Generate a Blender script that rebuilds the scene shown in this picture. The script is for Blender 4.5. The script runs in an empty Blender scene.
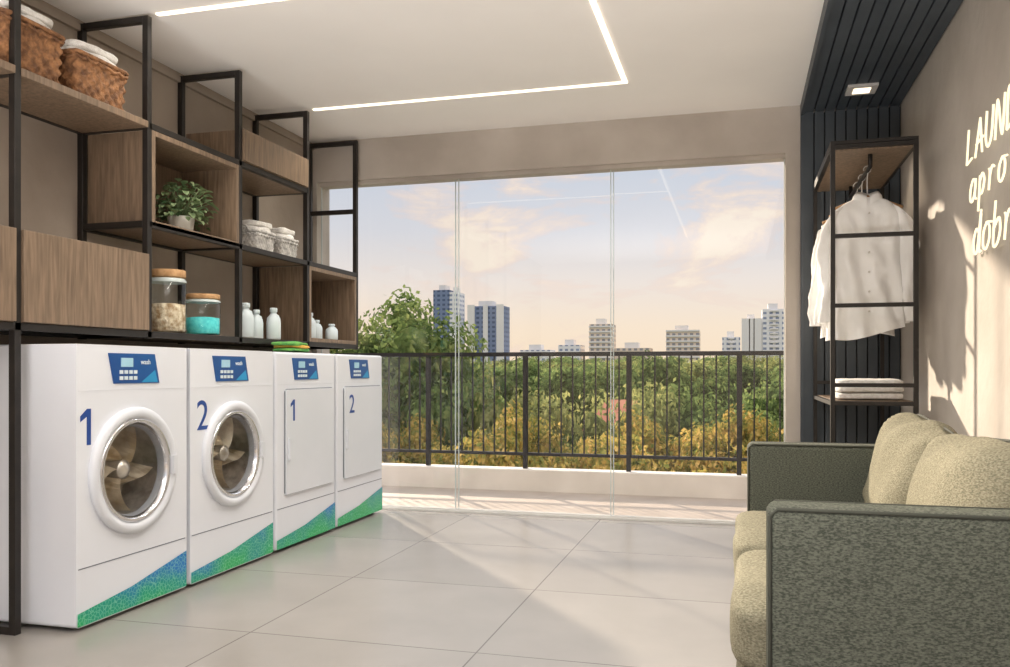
import bpy, bmesh, math, random
from mathutils import Vector, Matrix, noise, Euler
R = random.Random(7)
scene = bpy.context.scene
try:
    scene.view_settings.view_transform = 'Standard'
except Exception: pass

# ------------------------------------------------------------ materials
def new_mat(name):
    m = bpy.data.materials.new(name); m.use_nodes = True
    nt = m.node_tree; nt.nodes.clear()
    out = nt.nodes.new('ShaderNodeOutputMaterial')
    return m, nt, out
def N(nt, t, **kw):
    n = nt.nodes.new(t)
    for k, v in kw.items():
        if hasattr(n, k): setattr(n, k, v)
        else: n.inputs[k].default_value = v
    return n
def c4(c): return (c[0], c[1], c[2], 1.0)
def srgb(r, g, b):
    f = lambda v: (v/255/12.92) if v/255 <= .04045 else ((v/255+.055)/1.055)**2.4
    return (f(r), f(g), f(b))
def pbr(name, col, col2=None, scale=5, rough=.5, metal=0, bump=0, bscale=None, stretch=(1,1,1),
        detail=4, emit=None, estr=0, spec=.5, lo=.35, hi=.65, coat=0, trans=0):
    m, nt, out = new_mat(name)
    b = N(nt, 'ShaderNodeBsdfPrincipled')
    b.inputs['Roughness'].default_value = rough
    b.inputs['Metallic'].default_value = metal
    b.inputs['Specular IOR Level'].default_value = spec
    b.inputs['Coat Weight'].default_value = coat
    tc = N(nt, 'ShaderNodeTexCoord'); mp = N(nt, 'ShaderNodeMapping')
    mp.inputs['Scale'].default_value = stretch
    nt.links.new(tc.outputs['Object'], mp.inputs[0])
    no = N(nt, 'ShaderNodeTexNoise'); no.inputs['Scale'].default_value = scale; no.inputs['Detail'].default_value = detail
    nt.links.new(mp.outputs[0], no.inputs['Vector'])
    cr = N(nt, 'ShaderNodeValToRGB')
    if col2 is None: col2 = tuple(min(1, c*.94) for c in col)
    cr.color_ramp.elements[0].position = lo; cr.color_ramp.elements[1].position = hi
    cr.color_ramp.elements[0].color = c4(col2); cr.color_ramp.elements[1].color = c4(col)
    nt.links.new(no.outputs[0], cr.inputs[0]); nt.links.new(cr.outputs[0], b.inputs['Base Color'])
    if bump:
        n2 = N(nt, 'ShaderNodeTexNoise'); n2.inputs['Scale'].default_value = bscale or scale*4; n2.inputs['Detail'].default_value = 6
        nt.links.new(mp.outputs[0], n2.inputs['Vector'])
        bp = N(nt, 'ShaderNodeBump'); bp.inputs['Strength'].default_value = bump; bp.inputs['Distance'].default_value = .01
        nt.links.new(n2.outputs[0], bp.inputs['Height']); nt.links.new(bp.outputs[0], b.inputs['Normal'])
    if emit:
        b.inputs['Emission Color'].default_value = c4(emit); b.inputs['Emission Strength'].default_value = estr
    nt.links.new(b.outputs[0], out.inputs[0])
    return m
def glass_mat(name, tint=(1,1,1), base=.03, amp=.6):
    # thin architectural glass: transparent + Schlick reflection
    m, nt, out = new_mat(name)
    t = N(nt, 'ShaderNodeBsdfTransparent'); t.inputs[0].default_value = c4(tint)
    g = N(nt, 'ShaderNodeBsdfGlossy'); g.inputs['Roughness'].default_value = 0.0
    lw = N(nt, 'ShaderNodeLayerWeight'); lw.inputs[0].default_value = .5
    pw = N(nt,'ShaderNodeMath'); pw.operation='POWER'; pw.inputs[1].default_value=4
    mu = N(nt,'ShaderNodeMath'); mu.operation='MULTIPLY_ADD'; mu.inputs[1].default_value=amp; mu.inputs[2].default_value=base
    nt.links.new(lw.outputs['Facing'], pw.inputs[0]); nt.links.new(pw.outputs[0], mu.inputs[0])
    mx = N(nt, 'ShaderNodeMixShader')
    nt.links.new(mu.outputs[0], mx.inputs[0]); nt.links.new(t.outputs[0], mx.inputs[1]); nt.links.new(g.outputs[0], mx.inputs[2])
    nt.links.new(mx.outputs[0], out.inputs[0]); return m
def emis(name, col, s):
    m, nt, out = new_mat(name)
    e = N(nt, 'ShaderNodeEmission'); e.inputs[0].default_value = c4(col); e.inputs[1].default_value = s
    nt.links.new(e.outputs[0], out.inputs[0]); return m

M = {}
M['plaster'] = pbr('plaster_warm', srgb(196,188,180), srgb(172,163,154), scale=1.6, rough=.85, bump=.3, bscale=14, detail=8)
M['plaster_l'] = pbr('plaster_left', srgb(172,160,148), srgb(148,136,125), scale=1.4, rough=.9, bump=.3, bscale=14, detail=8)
M['ceil'] = pbr('ceiling_paint', srgb(246,243,240), srgb(243,240,237), scale=2, rough=.9)
M['white'] = pbr('machine_enamel', srgb(230,233,240), srgb(226,229,237), scale=2, rough=.28, coat=.3)
M['plastic'] = pbr('door_plastic', srgb(222,225,232), srgb(216,220,227), scale=2, rough=.3)
M['seam'] = pbr('seam_grey', srgb(120,125,135), rough=.6)
M['gasket'] = pbr('gasket_grey', srgb(130,132,138), rough=.5)
M['chrome'] = pbr('chrome_ring', (.75,.75,.77), (.7,.7,.72), rough=.2, metal=1)
M['steel'] = pbr('drum_steel', srgb(222,216,206), srgb(152,144,134), scale=14, rough=.3, metal=.75)
M['bronze'] = pbr('paddle_metal', srgb(250,240,220), srgb(178,158,126), scale=9, rough=.28, metal=.5)
M['blue'] = pbr('panel_blue', srgb(10,72,140), srgb(14,84,152), scale=5, rough=.3)
M['blue2'] = pbr('panel_lightblue', srgb(40,150,205), rough=.3)
M['navy'] = pbr('number_blue', srgb(28,72,150), rough=.4)
M['lcd'] = pbr('lcd_glow', srgb(170,215,235), rough=.2)
M['btn'] = pbr('button_white', srgb(220,232,238), rough=.4)
M['black'] = pbr('black_metal', srgb(42,37,34), srgb(34,31,29), scale=20, rough=.45, metal=.2)
M['rail'] = pbr('railing_metal', srgb(36,35,38), srgb(30,29,32), scale=20, rough=.4, metal=.3)
M['slat'] = pbr('slat_paint', srgb(70,78,86), srgb(62,70,78), scale=6, rough=.5)
M['slatback'] = pbr('slat_backing', srgb(26,29,34), rough=.8)
M['glass'] = glass_mat('window_glass', (.97,.98,.98), .05, .5)
M['dglass'] = glass_mat('porthole_glass', (.96,.96,.96), .03, .3)
M['jar'] = glass_mat('jar_glass', (.93,.96,.96), .04, .7)
M['edge'] = pbr('glass_edge', srgb(196,206,206), rough=.2)
M['alu'] = pbr('aluminium_white', srgb(215,213,210), rough=.4)
M['led'] = emis('led_strip_emission', (1,.84,.62), 3.5)
M['neon'] = emis('neon_emission', (1,.88,.6), 1.5)
M['spot'] = emis('downlight_emission', (1,.82,.58), 2.5)
M['ltwhite'] = pbr('towel_white', srgb(246,244,241), srgb(230,227,222), scale=60, rough=.95, bump=.6, bscale=220)
M['shirt'] = pbr('shirt_cotton', srgb(250,249,248), srgb(244,243,241), scale=8, rough=.9, bump=.1, bscale=200)
M['pot'] = pbr('pot_ceramic', srgb(224,220,213), rough=.5)
M['leaf'] = pbr('plant_leaf', srgb(150,168,124), srgb(78,108,70), scale=14, rough=.5)
M['lid'] = pbr('cork_lid', srgb(196,156,112), srgb(170,130,88), scale=40, rough=.8)
M['powder'] = pbr('cyan_powder', srgb(104,224,224), srgb(70,200,206), scale=60, rough=.9)
M['pods'] = pbr('clothes_pegs', srgb(232,216,190), srgb(160,128,92), scale=38, rough=.8, bump=1, bscale=45)
M['concrete'] = pbr('balcony_concrete', srgb(228,220,211), srgb(214,206,197), scale=3, rough=.8)
M['balfloor'] = pbr('balcony_floor_tile', srgb(180,165,152), srgb(168,153,140), scale=3, rough=.6)
M['green_cloth'] = pbr('cloth_green', srgb(120,186,90), srgb(80,150,80), scale=30, rough=.9)
M['orange_cloth'] = pbr('cloth_orange', srgb(230,190,90), srgb(214,150,70), scale=30, rough=.9)
M['bark'] = pbr('bark', srgb(86,70,54), srgb(60,48,38), scale=9, rough=.9, bump=.5)
M['roof'] = pbr('roof_terracotta', srgb(222,150,118), srgb(196,124,96), scale=2, rough=.9)
M['housewall'] = pbr('house_wall', srgb(226,214,196), rough=.9)
M['ground'] = pbr('grass_ground', srgb(90,104,60), srgb(60,76,44), scale=.2, rough=1)

def wood_mat():
    m, nt, out = new_mat('oak_wood')
    b = N(nt, 'ShaderNodeBsdfPrincipled'); b.inputs['Roughness'].default_value = .5
    tc = N(nt,'ShaderNodeTexCoord'); mp = N(nt,'ShaderNodeMapping'); mp.inputs['Scale'].default_value = (14,14,1.1)
    nt.links.new(tc.outputs['Object'], mp.inputs[0])
    no = N(nt,'ShaderNodeTexNoise'); no.inputs['Scale'].default_value = 5.0; no.inputs['Detail'].default_value = 8; no.inputs['Distortion'].default_value=.4
    nt.links.new(mp.outputs[0], no.inputs['Vector'])
    cr = N(nt,'ShaderNodeValToRGB'); e = cr.color_ramp.elements
    e[0].position=.3; e[0].color=c4(srgb(104,87,71)); e[1].position=.7; e[1].color=c4(srgb(142,120,99))
    nt.links.new(no.outputs[0], cr.inputs[0]); nt.links.new(cr.outputs[0], b.inputs['Base Color'])
    bp = N(nt,'ShaderNodeBump'); bp.inputs['Strength'].default_value=.15; bp.inputs['Distance'].default_value=.004
    nt.links.new(no.outputs[0], bp.inputs['Height']); nt.links.new(bp.outputs[0], b.inputs['Normal'])
    nt.links.new(b.outputs[0], out.inputs[0]); return m
M['wood'] = wood_mat()

def floor_mat():
    m, nt, out = new_mat('porcelain_tile_floor')
    b = N(nt,'ShaderNodeBsdfPrincipled'); b.inputs['Roughness'].default_value=.24
    tc = N(nt,'ShaderNodeTexCoord'); mp = N(nt,'ShaderNodeMapping')
    mp.inputs['Location'].default_value = (0.0, -.2, 0)
    nt.links.new(tc.outputs['Object'], mp.inputs[0])
    br = N(nt,'ShaderNodeTexBrick'); br.offset = 0; br.squash = 1
    br.inputs['Scale'].default_value = 1; br.inputs['Mortar Size'].default_value=.003; br.inputs['Mortar Smooth'].default_value=.1
    br.inputs['Brick Width'].default_value=.9; br.inputs['Row Height'].default_value=.9; br.inputs['Bias'].default_value=0
    br.inputs['Color1'].default_value=c4(srgb(156,151,145)); br.inputs['Color2'].default_value=c4(srgb(150,145,139)); br.inputs['Mortar'].default_value=c4(srgb(108,103,97))
    nt.links.new(mp.outputs[0], br.inputs['Vector'])
    no = N(nt,'ShaderNodeTexNoise'); no.inputs['Scale'].default_value=1.7; no.inputs['Detail'].default_value=9
    nt.links.new(tc.outputs['Object'], no.inputs['Vector'])
    cr = N(nt,'ShaderNodeValToRGB'); cr.color_ramp.elements[0].position=.35; cr.color_ramp.elements[0].color=(.88,.88,.88,1); cr.color_ramp.elements[1].position=.65
    nt.links.new(no.outputs[0], cr.inputs[0])
    mx = N(nt,'ShaderNodeMixRGB'); mx.blend_type='MULTIPLY'; mx.inputs[0].default_value=1
    nt.links.new(br.outputs[0], mx.inputs[1]); nt.links.new(cr.outputs[0], mx.inputs[2]); nt.links.new(mx.outputs[0], b.inputs['Base Color'])
    nt.links.new(b.outputs[0], out.inputs[0]); return m
M['floor'] = floor_mat()

def wave_mat():   # printed green/blue mosaic decal
    m, nt, out = new_mat('mosaic_decal')
    b = N(nt,'ShaderNodeBsdfPrincipled'); b.inputs['Roughness'].default_value=.35
    tc = N(nt,'ShaderNodeTexCoord')
    vo = N(nt,'ShaderNodeTexVoronoi'); vo.inputs['Scale'].default_value=60; vo.feature='DISTANCE_TO_EDGE'
    nt.links.new(tc.outputs['Object'], vo.inputs['Vector'])
    sp = N(nt,'ShaderNodeSeparateXYZ'); nt.links.new(tc.outputs['Object'], sp.inputs[0])
    mr = N(nt,'ShaderNodeMapRange'); mr.inputs['From Min'].default_value=.0; mr.inputs['From Max'].default_value=.18
    nt.links.new(sp.outputs[2], mr.inputs['Value'])
    no = N(nt,'ShaderNodeTexNoise'); no.inputs['Scale'].default_value=4
    nt.links.new(tc.outputs['Object'], no.inputs['Vector'])
    ad = N(nt,'ShaderNodeMath'); ad.operation='MULTIPLY_ADD'; ad.inputs[1].default_value=.5
    nt.links.new(mr.outputs[0], ad.inputs[0]); nt.links.new(no.outputs[0], ad.inputs[2])
    cr = N(nt,'ShaderNodeValToRGB'); e=cr.color_ramp.elements
    e[0].position=.5; e[0].color=c4(srgb(30,172,96)); e[1].position=.76; e[1].color=c4(srgb(0,150,138))
    x=cr.color_ramp.elements.new(.97); x.color=c4(srgb(24,120,190))
    nt.links.new(ad.outputs[0], cr.inputs[0])
    c2 = N(nt,'ShaderNodeValToRGB'); c2.color_ramp.elements[0].position=.03; c2.color_ramp.elements[1].position=.1
    c2.color_ramp.elements[0].color=(.4,.4,.4,1); c2.color_ramp.elements[1].color=(0,0,0,1)
    nt.links.new(vo.outputs['Distance'], c2.inputs[0])
    mx = N(nt,'ShaderNodeMixRGB'); mx.inputs[2].default_value=c4(srgb(170,235,200))
    nt.links.new(c2.outputs[0], mx.inputs[0]); nt.links.new(cr.outputs[0], mx.inputs[1]); nt.links.new(mx.outputs[0], b.inputs['Base Color'])
    nt.links.new(b.outputs[0], out.inputs[0]); return m
M['decal'] = wave_mat()

def fabric(name, a, bcol, sc=150):
    m, nt, out = new_mat(name)
    b = N(nt,'ShaderNodeBsdfPrincipled'); b.inputs['Roughness'].default_value=.95; b.inputs['Specular IOR Level'].default_value=.15
    tc = N(nt,'ShaderNodeTexCoord')
    mp = N(nt,'ShaderNodeMapping'); mp.inputs['Scale'].default_value=(1,1,2.2)
    nt.links.new(tc.outputs['Object'], mp.inputs[0])
    no = N(nt,'ShaderNodeTexNoise'); no.inputs['Scale'].default_value=sc; no.inputs['Detail'].default_value=3
    nt.links.new(mp.outputs[0], no.inputs['Vector'])
    n2 = N(nt,'ShaderNodeTexNoise'); n2.inputs['Scale'].default_value=260
    nt.links.new(tc.outputs['Object'], n2.inputs['Vector'])
    cr = N(nt,'ShaderNodeValToRGB'); cr.color_ramp.elements[0].position=.36; cr.color_ramp.elements[1].position=.64
    cr.color_ramp.elements[0].color=c4(bcol); cr.color_ramp.elements[1].color=c4(a)
    nt.links.new(no.outputs[0], cr.inputs[0]); nt.links.new(cr.outputs[0], b.inputs['Base Color'])
    bp = N(nt,'ShaderNodeBump'); bp.inputs['Strength'].default_value=.4; bp.inputs['Distance'].default_value=.003
    nt.links.new(n2.outputs[0], bp.inputs['Height']); nt.links.new(bp.outputs[0], b.inputs['Normal'])
    nt.links.new(b.outputs[0], out.inputs[0]); return m
M['sofa'] = fabric('sofa_tweed', srgb(110,113,102), srgb(68,72,65), 150)
M['cushion'] = fabric('cushion_tweed', srgb(146,141,121), srgb(106,103,87), 140)
M['piping'] = pbr('sofa_piping', srgb(70,72,64), rough=.9)

def wicker(name, a, bcol):
    return pbr(name, a, bcol, scale=30, rough=.8, bump=.8, bscale=90)
M['wicker'] = wicker('wicker_brown', srgb(168,120,80), srgb(104,70,46))
M['wicker_w'] = wicker('wicker_grey', srgb(225,223,220), srgb(176,174,172))

def leafmat(name, cols, sc=1.6):
    m, nt, out = new_mat(name)
    tc = N(nt,'ShaderNodeTexCoord'); oi = N(nt,'ShaderNodeObjectInfo')
    ad = N(nt,'ShaderNodeVectorMath'); ad.operation='ADD'
    nt.links.new(tc.outputs['Object'], ad.inputs[0]); nt.links.new(oi.outputs['Location'], ad.inputs[1])
    no = N(nt,'ShaderNodeTexNoise'); no.inputs['Scale'].default_value=sc; no.inputs['Detail'].default_value=8; no.inputs['Roughness'].default_value=.75
    nt.links.new(ad.outputs[0], no.inputs['Vector'])
    cr = N(nt,'ShaderNodeValToRGB'); e=cr.color_ramp.elements
    n=len(cols)
    e[0].position=.34; e[0].color=c4(cols[0]); e[1].position=.66; e[1].color=c4(cols[-1])
    for i in range(1,n-1):
        x=e.new(.34+.32*i/(n-1)); x.color=c4(cols[i])
    nt.links.new(no.outputs[0], cr.inputs[0])
    hs = N(nt,'ShaderNodeHueSaturation')
    mr = N(nt,'ShaderNodeMapRange'); mr.inputs['To Min'].default_value=.75; mr.inputs['To Max'].default_value=1.35
    nt.links.new(oi.outputs['Random'], mr.inputs['Value']); nt.links.new(mr.outputs[0], hs.inputs['Value'])
    nt.links.new(cr.outputs[0], hs.inputs['Color'])
    d = N(nt,'ShaderNodeBsdfDiffuse'); t = N(nt,'ShaderNodeBsdfTranslucent'); mx = N(nt,'ShaderNodeMixShader'); mx.inputs[0].default_value=.4
    nt.links.new(hs.outputs[0], d.inputs[0]); nt.links.new(hs.outputs[0], t.inputs[0])
    nt.links.new(d.outputs[0], mx.inputs[1]); nt.links.new(t.outputs[0], mx.inputs[2]); nt.links.new(mx.outputs[0], out.inputs[0])
    return m
M['tree'] = leafmat('tree_leaves', [srgb(66,84,52), srgb(114,132,78), srgb(168,172,108)])
M['treeB'] = leafmat('tree_leaves_olive', [srgb(86,98,60), srgb(140,144,90), srgb(194,186,122)])
M['yellow'] = leafmat('yellow_blossom', [srgb(84,104,56), srgb(140,142,74), srgb(206,174,94), srgb(240,208,140)],3.0)

def tower_mat(name, wall, win, bw=4.0, rh=3.4, mort=.9):
    m, nt, out = new_mat(name)
    b = N(nt,'ShaderNodeBsdfPrincipled'); b.inputs['Roughness'].default_value=.6
    tc = N(nt,'ShaderNodeTexCoord'); sp=N(nt,'ShaderNodeSeparateXYZ'); cb=N(nt,'ShaderNodeCombineXYZ'); ad=N(nt,'ShaderNodeMath'); ad.operation='ADD'
    nt.links.new(tc.outputs['Object'], sp.inputs[0])
    nt.links.new(sp.outputs[0], ad.inputs[0]); nt.links.new(sp.outputs[1], ad.inputs[1])
    nt.links.new(ad.outputs[0], cb.inputs[0]); nt.links.new(sp.outputs[2], cb.inputs[1])
    br = N(nt,'ShaderNodeTexBrick'); br.offset=0
    br.inputs['Scale'].default_value=1; br.inputs['Brick Width'].default_value=bw; br.inputs['Row Height'].default_value=rh
    br.inputs['Mortar Size'].default_value=mort; br.inputs['Mortar Smooth'].default_value=0
    br.inputs['Color1'].default_value=c4(win); br.inputs['Color2'].default_value=c4(tuple(x*.8 for x in win)); br.inputs['Mortar'].default_value=c4(wall)
    nt.links.new(cb.outputs[0], br.inputs['Vector']); nt.links.new(br.outputs[0], b.inputs['Base Color'])
    nt.links.new(b.outputs[0], out.inputs[0]); return m
M['tw_dark'] = tower_mat('tower_blue', srgb(112,126,156), srgb(66,82,114))  # tower colours are paled to imitate distance haze
M['tw_light'] = tower_mat('tower_white', srgb(226,222,222), srgb(134,146,172))
M['tw_beige'] = tower_mat('tower_beige', srgb(214,194,174), srgb(136,134,140))
M['tw_white'] = pbr('tower_plain', srgb(226,220,216), rough=.8)

# ------------------------------------------------------------ mesh builder
class MB:
    def __init__(s): s.v=[]; s.f=[]; s.mi=[]; s.sm=[]; s.mats=[]
    def m(s, k):
        mt = M[k]
        if mt not in s.mats: s.mats.append(mt)
        return s.mats.index(mt)
    def add(s, vs, fs, k, smooth=False, T=None):
        o=len(s.v); i=s.m(k)
        for p in vs:
            p=Vector(p)
            if T is not None: p = T@p
            s.v.append(tuple(p))
        for f in fs: s.f.append(tuple(o+a for a in f)); s.mi.append(i); s.sm.append(smooth)
    def box(s, x0,x1,y0,y1,z0,z1,k,T=None):
        vs=[(x0,y0,z0),(x1,y0,z0),(x1,y1,z0),(x0,y1,z0),(x0,y0,z1),(x1,y0,z1),(x1,y1,z1),(x0,y1,z1)]
        s.add(vs,[(0,3,2,1),(4,5,6,7),(0,1,5,4),(1,2,6,5),(2,3,7,6),(3,0,4,7)],k,False,T)
    def tube(s, pts, r, k, seg=10, closed=False):
        pts=[Vector(p) for p in pts]; n=len(pts); vs=[]; fs=[]
        rr = r if isinstance(r,(list,tuple)) else [r]*n
        up=None
        for i,p in enumerate(pts):
            if closed: d=pts[(i+1)%n]-pts[i-1]
            else: d=(pts[min(i+1,n-1)]-pts[max(i-1,0)])
            d.normalize()
            if up is None: up = Vector((0,0,1)) if abs(d.z)<.9 else Vector((1,0,0))
            a=d.cross(up)
            if a.length<1e-4: a=d.cross(Vector((0,1,0)))
            a.normalize(); b=a.cross(d).normalized(); up=b
            for j in range(seg):
                t=2*math.pi*j/seg; vs.append(p+(a*math.cos(t)+b*math.sin(t))*rr[i])
        m=n if closed else n-1
        for i in range(m):
            for j in range(seg):
                i2=(i+1)%n; j2=(j+1)%seg
                fs.append((i*seg+j,i*seg+j2,i2*seg+j2,i2*seg+j))
        if not closed:
            fs.append(tuple(range(seg))[::-1]); fs.append(tuple((n-1)*seg+j for j in range(seg)))
        s.add(vs,fs,k,True)
    def lathe(s, prof, org, k, axis='Z', seg=40, sx=1, sy=1, smooth=True):
        vs=[]; fs=[]; n=len(prof)
        for (r,h) in prof:
            for j in range(seg):
                t=2*math.pi*j/seg; a=r*math.cos(t)*sx; b=r*math.sin(t)*sy
                if axis=='Z': vs.append((org[0]+a,org[1]+b,org[2]+h))
                elif axis=='X': vs.append((org[0]+h,org[1]+a,org[2]+b))
                else: vs.append((org[0]+a,org[1]+h,org[2]+b))
        for i in range(n-1):
            for j in range(seg):
                j2=(j+1)%seg; fs.append((i*seg+j,i*seg+j2,(i+1)*seg+j2,(i+1)*seg+j))
        s.add(vs,fs,k,smooth)
    def cushion(s, c, h, k, rot=None, n=5, sub=14, amp=0.0, fr=3, seed=0, pillow=0):
        vs=[]; fs=[]; idx={}
        def gv(p):
            key=tuple(round(a,4) for a in p)
            if key in idx: return idx[key]
            q=Vector(p); L=(abs(q.x)**n+abs(q.y)**n+abs(q.z)**n)**(1/n); q=q/L
            tx=1.0
            if pillow: # x is the thin axis, thins toward edges
                tx=1-pillow*max(abs(q.y)**4,abs(q.z)**4)
            w=Vector((q.x*h[0]*tx,q.y*h[1],q.z*h[2]))
            if amp:
                nv=noise.noise(w*fr+Vector((seed*7.3,seed,1)))
                w+=q.normalized()*amp*nv
            if rot is not None: w=rot@w
            vs.append(w+Vector(c)); idx[key]=len(vs)-1; return idx[key]
        g=[-1+2*i/sub for i in range(sub+1)]
        for ax in range(3):
            for sg in (-1,1):
                for i in range(sub):
                    for j in range(sub):
                        q=[]
                        for (a,b) in ((g[i],g[j]),(g[i+1],g[j]),(g[i+1],g[j+1]),(g[i],g[j+1])):
                            p=[0,0,0]; p[ax]=sg; p[(ax+1)%3]=a; p[(ax+2)%3]=b; q.append(gv(p))
                        if sg<0: q=q[::-1]
                        fs.append(tuple(q))
        s.add(vs,fs,k,True)
    def text(s, txt, T, k, size=.1, ext=.002):
        cu=bpy.data.curves.new('t','FONT'); cu.body=txt; cu.size=size; cu.extrude=ext; cu.offset=0.0
        cu.align_x='CENTER'; cu.align_y='CENTER'
        o=bpy.data.objects.new('t',cu); scene.collection.objects.link(o)
        bpy.context.view_layer.update()
        me=bpy.data.meshes.new_from_object(o.evaluated_get(bpy.context.evaluated_depsgraph_get()))
        s.add([v.co.copy() for v in me.vertices],[tuple(p.vertices) for p in me.polygons],k,False,T)
        bpy.data.objects.remove(o); bpy.data.curves.remove(cu); bpy.data.meshes.remove(me)
    def mesh(s,name,weld=False,origin=(0,0,0)):
        me=bpy.data.meshes.new(name); o=Vector(origin)
        me.from_pydata([tuple(Vector(v)-o) for v in s.v],[],s.f)
        for m in s.mats: me.materials.append(m)
        me.polygons.foreach_set('material_index',s.mi); me.polygons.foreach_set('use_smooth',s.sm)
        if weld:
            bm=bmesh.new(); bm.from_mesh(me); bmesh.ops.remove_doubles(bm,verts=bm.verts,dist=1e-5)
            bmesh.ops.recalc_face_normals(bm,faces=bm.faces); bm.to_mesh(me); bm.free()
        me.update(); return me
    def obj(s,name,bevel=0,seg=2,weld=False,origin=(0,0,0)):
        me=s.mesh(name,weld,origin)
        o=bpy.data.objects.new(name,me); o.location=origin; scene.collection.objects.link(o)
        if bevel:
            b=o.modifiers.new('bevel','BEVEL'); b.width=bevel; b.segments=seg; b.limit_method='ANGLE'; b.angle_limit=math.radians(50)
            b.harden_normals=False
        return o

def simple(name,x0,x1,y0,y1,z0,z1,k,bevel=0):
    b=MB(); b.box(x0,x1,y0,y1,z0,z1,k); return b.obj(name,bevel)

CE=2.66; YB=5.68; XL=-3.02; XR=.94; YF=-1.6
# ------------------------------------------------------------ room shell
simple('floor',XL-.15,XR+.15,YF,YB+.2,-.15,0,'floor')
simple('ceiling',XL-.15,XR+.15,YF,YB+.2,CE,CE+.15,'ceil')
simple('wall_left',XL-.15,XL,YF,YB+.2,0,CE,'plaster_l')
simple('wall_right',XR,XR+.15,YF,YB+.2,0,CE,'plaster')
b=MB()
b.box(XL,XR,YB,YB+.2,2.37,CE,'plaster')
b.box(XL,-2.98,YB,YB+.2,0,2.37,'plaster')
b.box(.275,XR,YB,YB+.2,0,2.37,'plaster')
b.obj('wall_back')
simple('trim_1',XL,XL+.02,YF,YB,CE-.06,CE-.03,'plaster_l')
# slatted panel (wall + ceiling)
b=MB()
b.box(.385,XR,YB-.02,YB,0,CE-.06,'slatback')
n=9; w=(XR-.385)/n
for i in range(n):
    x=.385+i*w; b.box(x,x+w*.86,YB-.045,YB-.02,0,CE-.06,'slat')
b.box(.385,XR,YF,YB-.0,CE-.03,CE,'slatback')
for i in range(n):
    x=.385+i*w; b.box(x,x+w*.86,YF,YB-.045,CE-.06,CE-.03,'slat')
b.box(.365,.385,YF,YB,CE-.075,CE,'slat')
b.box(.365,.385,YB-.05,YB,0,CE-.075,'slat')
b.obj('slatted_panel')
# LED strips
b=MB(); wl=.012
b.box(-2.62,-.638+wl,4.95-wl,4.95+wl,CE-.006,CE,'led')
b.box(-.638-wl,-.638+wl,3.43,4.95-wl,CE-.006,CE,'led')
b.box(-2.62,-.638+wl,3.43-wl,3.43+wl,CE-.006,CE,'led')
b.box(-.638-wl,-.638+wl,0.6,3.43-wl,CE-.006,CE,'led')
b.obj('led_light_strip')
# downlight in slats
b=MB()
b.box(.585,.745,5.15,5.31,CE-.075,CE-.0605,'alu'); b.box(.62,.71,5.185,5.275,CE-.078,CE-.0745,'spot')
b.obj('recessed_downlight')

# glass sliding doors
pan=[(-2.98,-1.91,5.75),(-1.95,-.82,5.78),(-.84,.275,5.75)]
for i,(a,c,y) in enumerate(pan):
    b=MB(); b.add([(a,y,.02),(c,y,.02),(c,y,2.35),(a,y,2.35)],[(0,1,2,3)],'glass')
    b.box(a,a+.005,y-.004,y+.006,.02,2.35,'edge'); b.box(c-.005,c,y-.004,y+.006,.02,2.35,'edge')
    b.obj('window_%d'%(i+1))
b=MB(); b.box(-2.98,.275,5.72,5.83,0,.012,'alu'); b.box(-2.98,.275,5.735,5.745,.012,.022,'alu'); b.box(-2.98,.275,5.765,5.775,.012,.022,'alu')
b.box(-2.98,.275,5.72,5.82,2.345,2.37,'plaster'); b.obj('trim_2')

# balcony
simple('balcony_floor',-3.6,1.6,YB+.2,6.95,-.15,-.01,'balfloor')
simple('balcony_curb',-3.6,1.6,6.95,7.12,-.15,.17,'concrete',.008)
b=MB(); yr=7.03
b.box(-3.5,1.3,yr-.022,yr+.022,1.115,1.15,'rail'); b.box(-3.5,1.3,yr-.014,yr+.014,.28,.305,'rail')
for i in range(-1,6):
    x=-2.617+i*.87
    if x<1.3: b.box(x-.018,x+.018,yr-.018,yr+.018,.17,1.115,'rail')
x=-3.47
while x<1.28:
    b.box(x-.006,x+.006,yr-.006,yr+.006,.305,1.115,'rail'); x+=.0967
b.obj('balcony_railing')

# ------------------------------------------------------------ machines
FX=-2.43; BX=-3.0; MH=1.1
def front_with_hole(b,y0,y1,z0,z1,cy,cz,r,x,k,seg=48):
    ang=sorted(set([2*math.pi*i/seg for i in range(seg)]+[math.atan2(z-cz,y-cy)%(2*math.pi) for y in (y0,y1) for z in (z0,z1)]))
    vs=[];fs=[];n=len(ang)
    for t in ang:
        c,s_=math.cos(t),math.sin(t); L=1e9
        if c>1e-9: L=min(L,(y1-cy)/c)
        if c<-1e-9: L=min(L,(y0-cy)/c)
        if s_>1e-9: L=min(L,(z1-cz)/s_)
        if s_<-1e-9: L=min(L,(z0-cz)/s_)
        vs.append((x,cy+c*r,cz+s_*r)); vs.append((x,cy+c*L,cz+s_*L))
    for i in range(n):
        j=(i+1)%n; fs.append((2*i,2*i+1,2*j+1,2*j))
    b.add(vs,fs,k)
TX=lambda y,z,x=FX: Matrix(((0,0,1,x),(1,0,0,y),(0,1,0,z),(0,0,0,1)))
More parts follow.
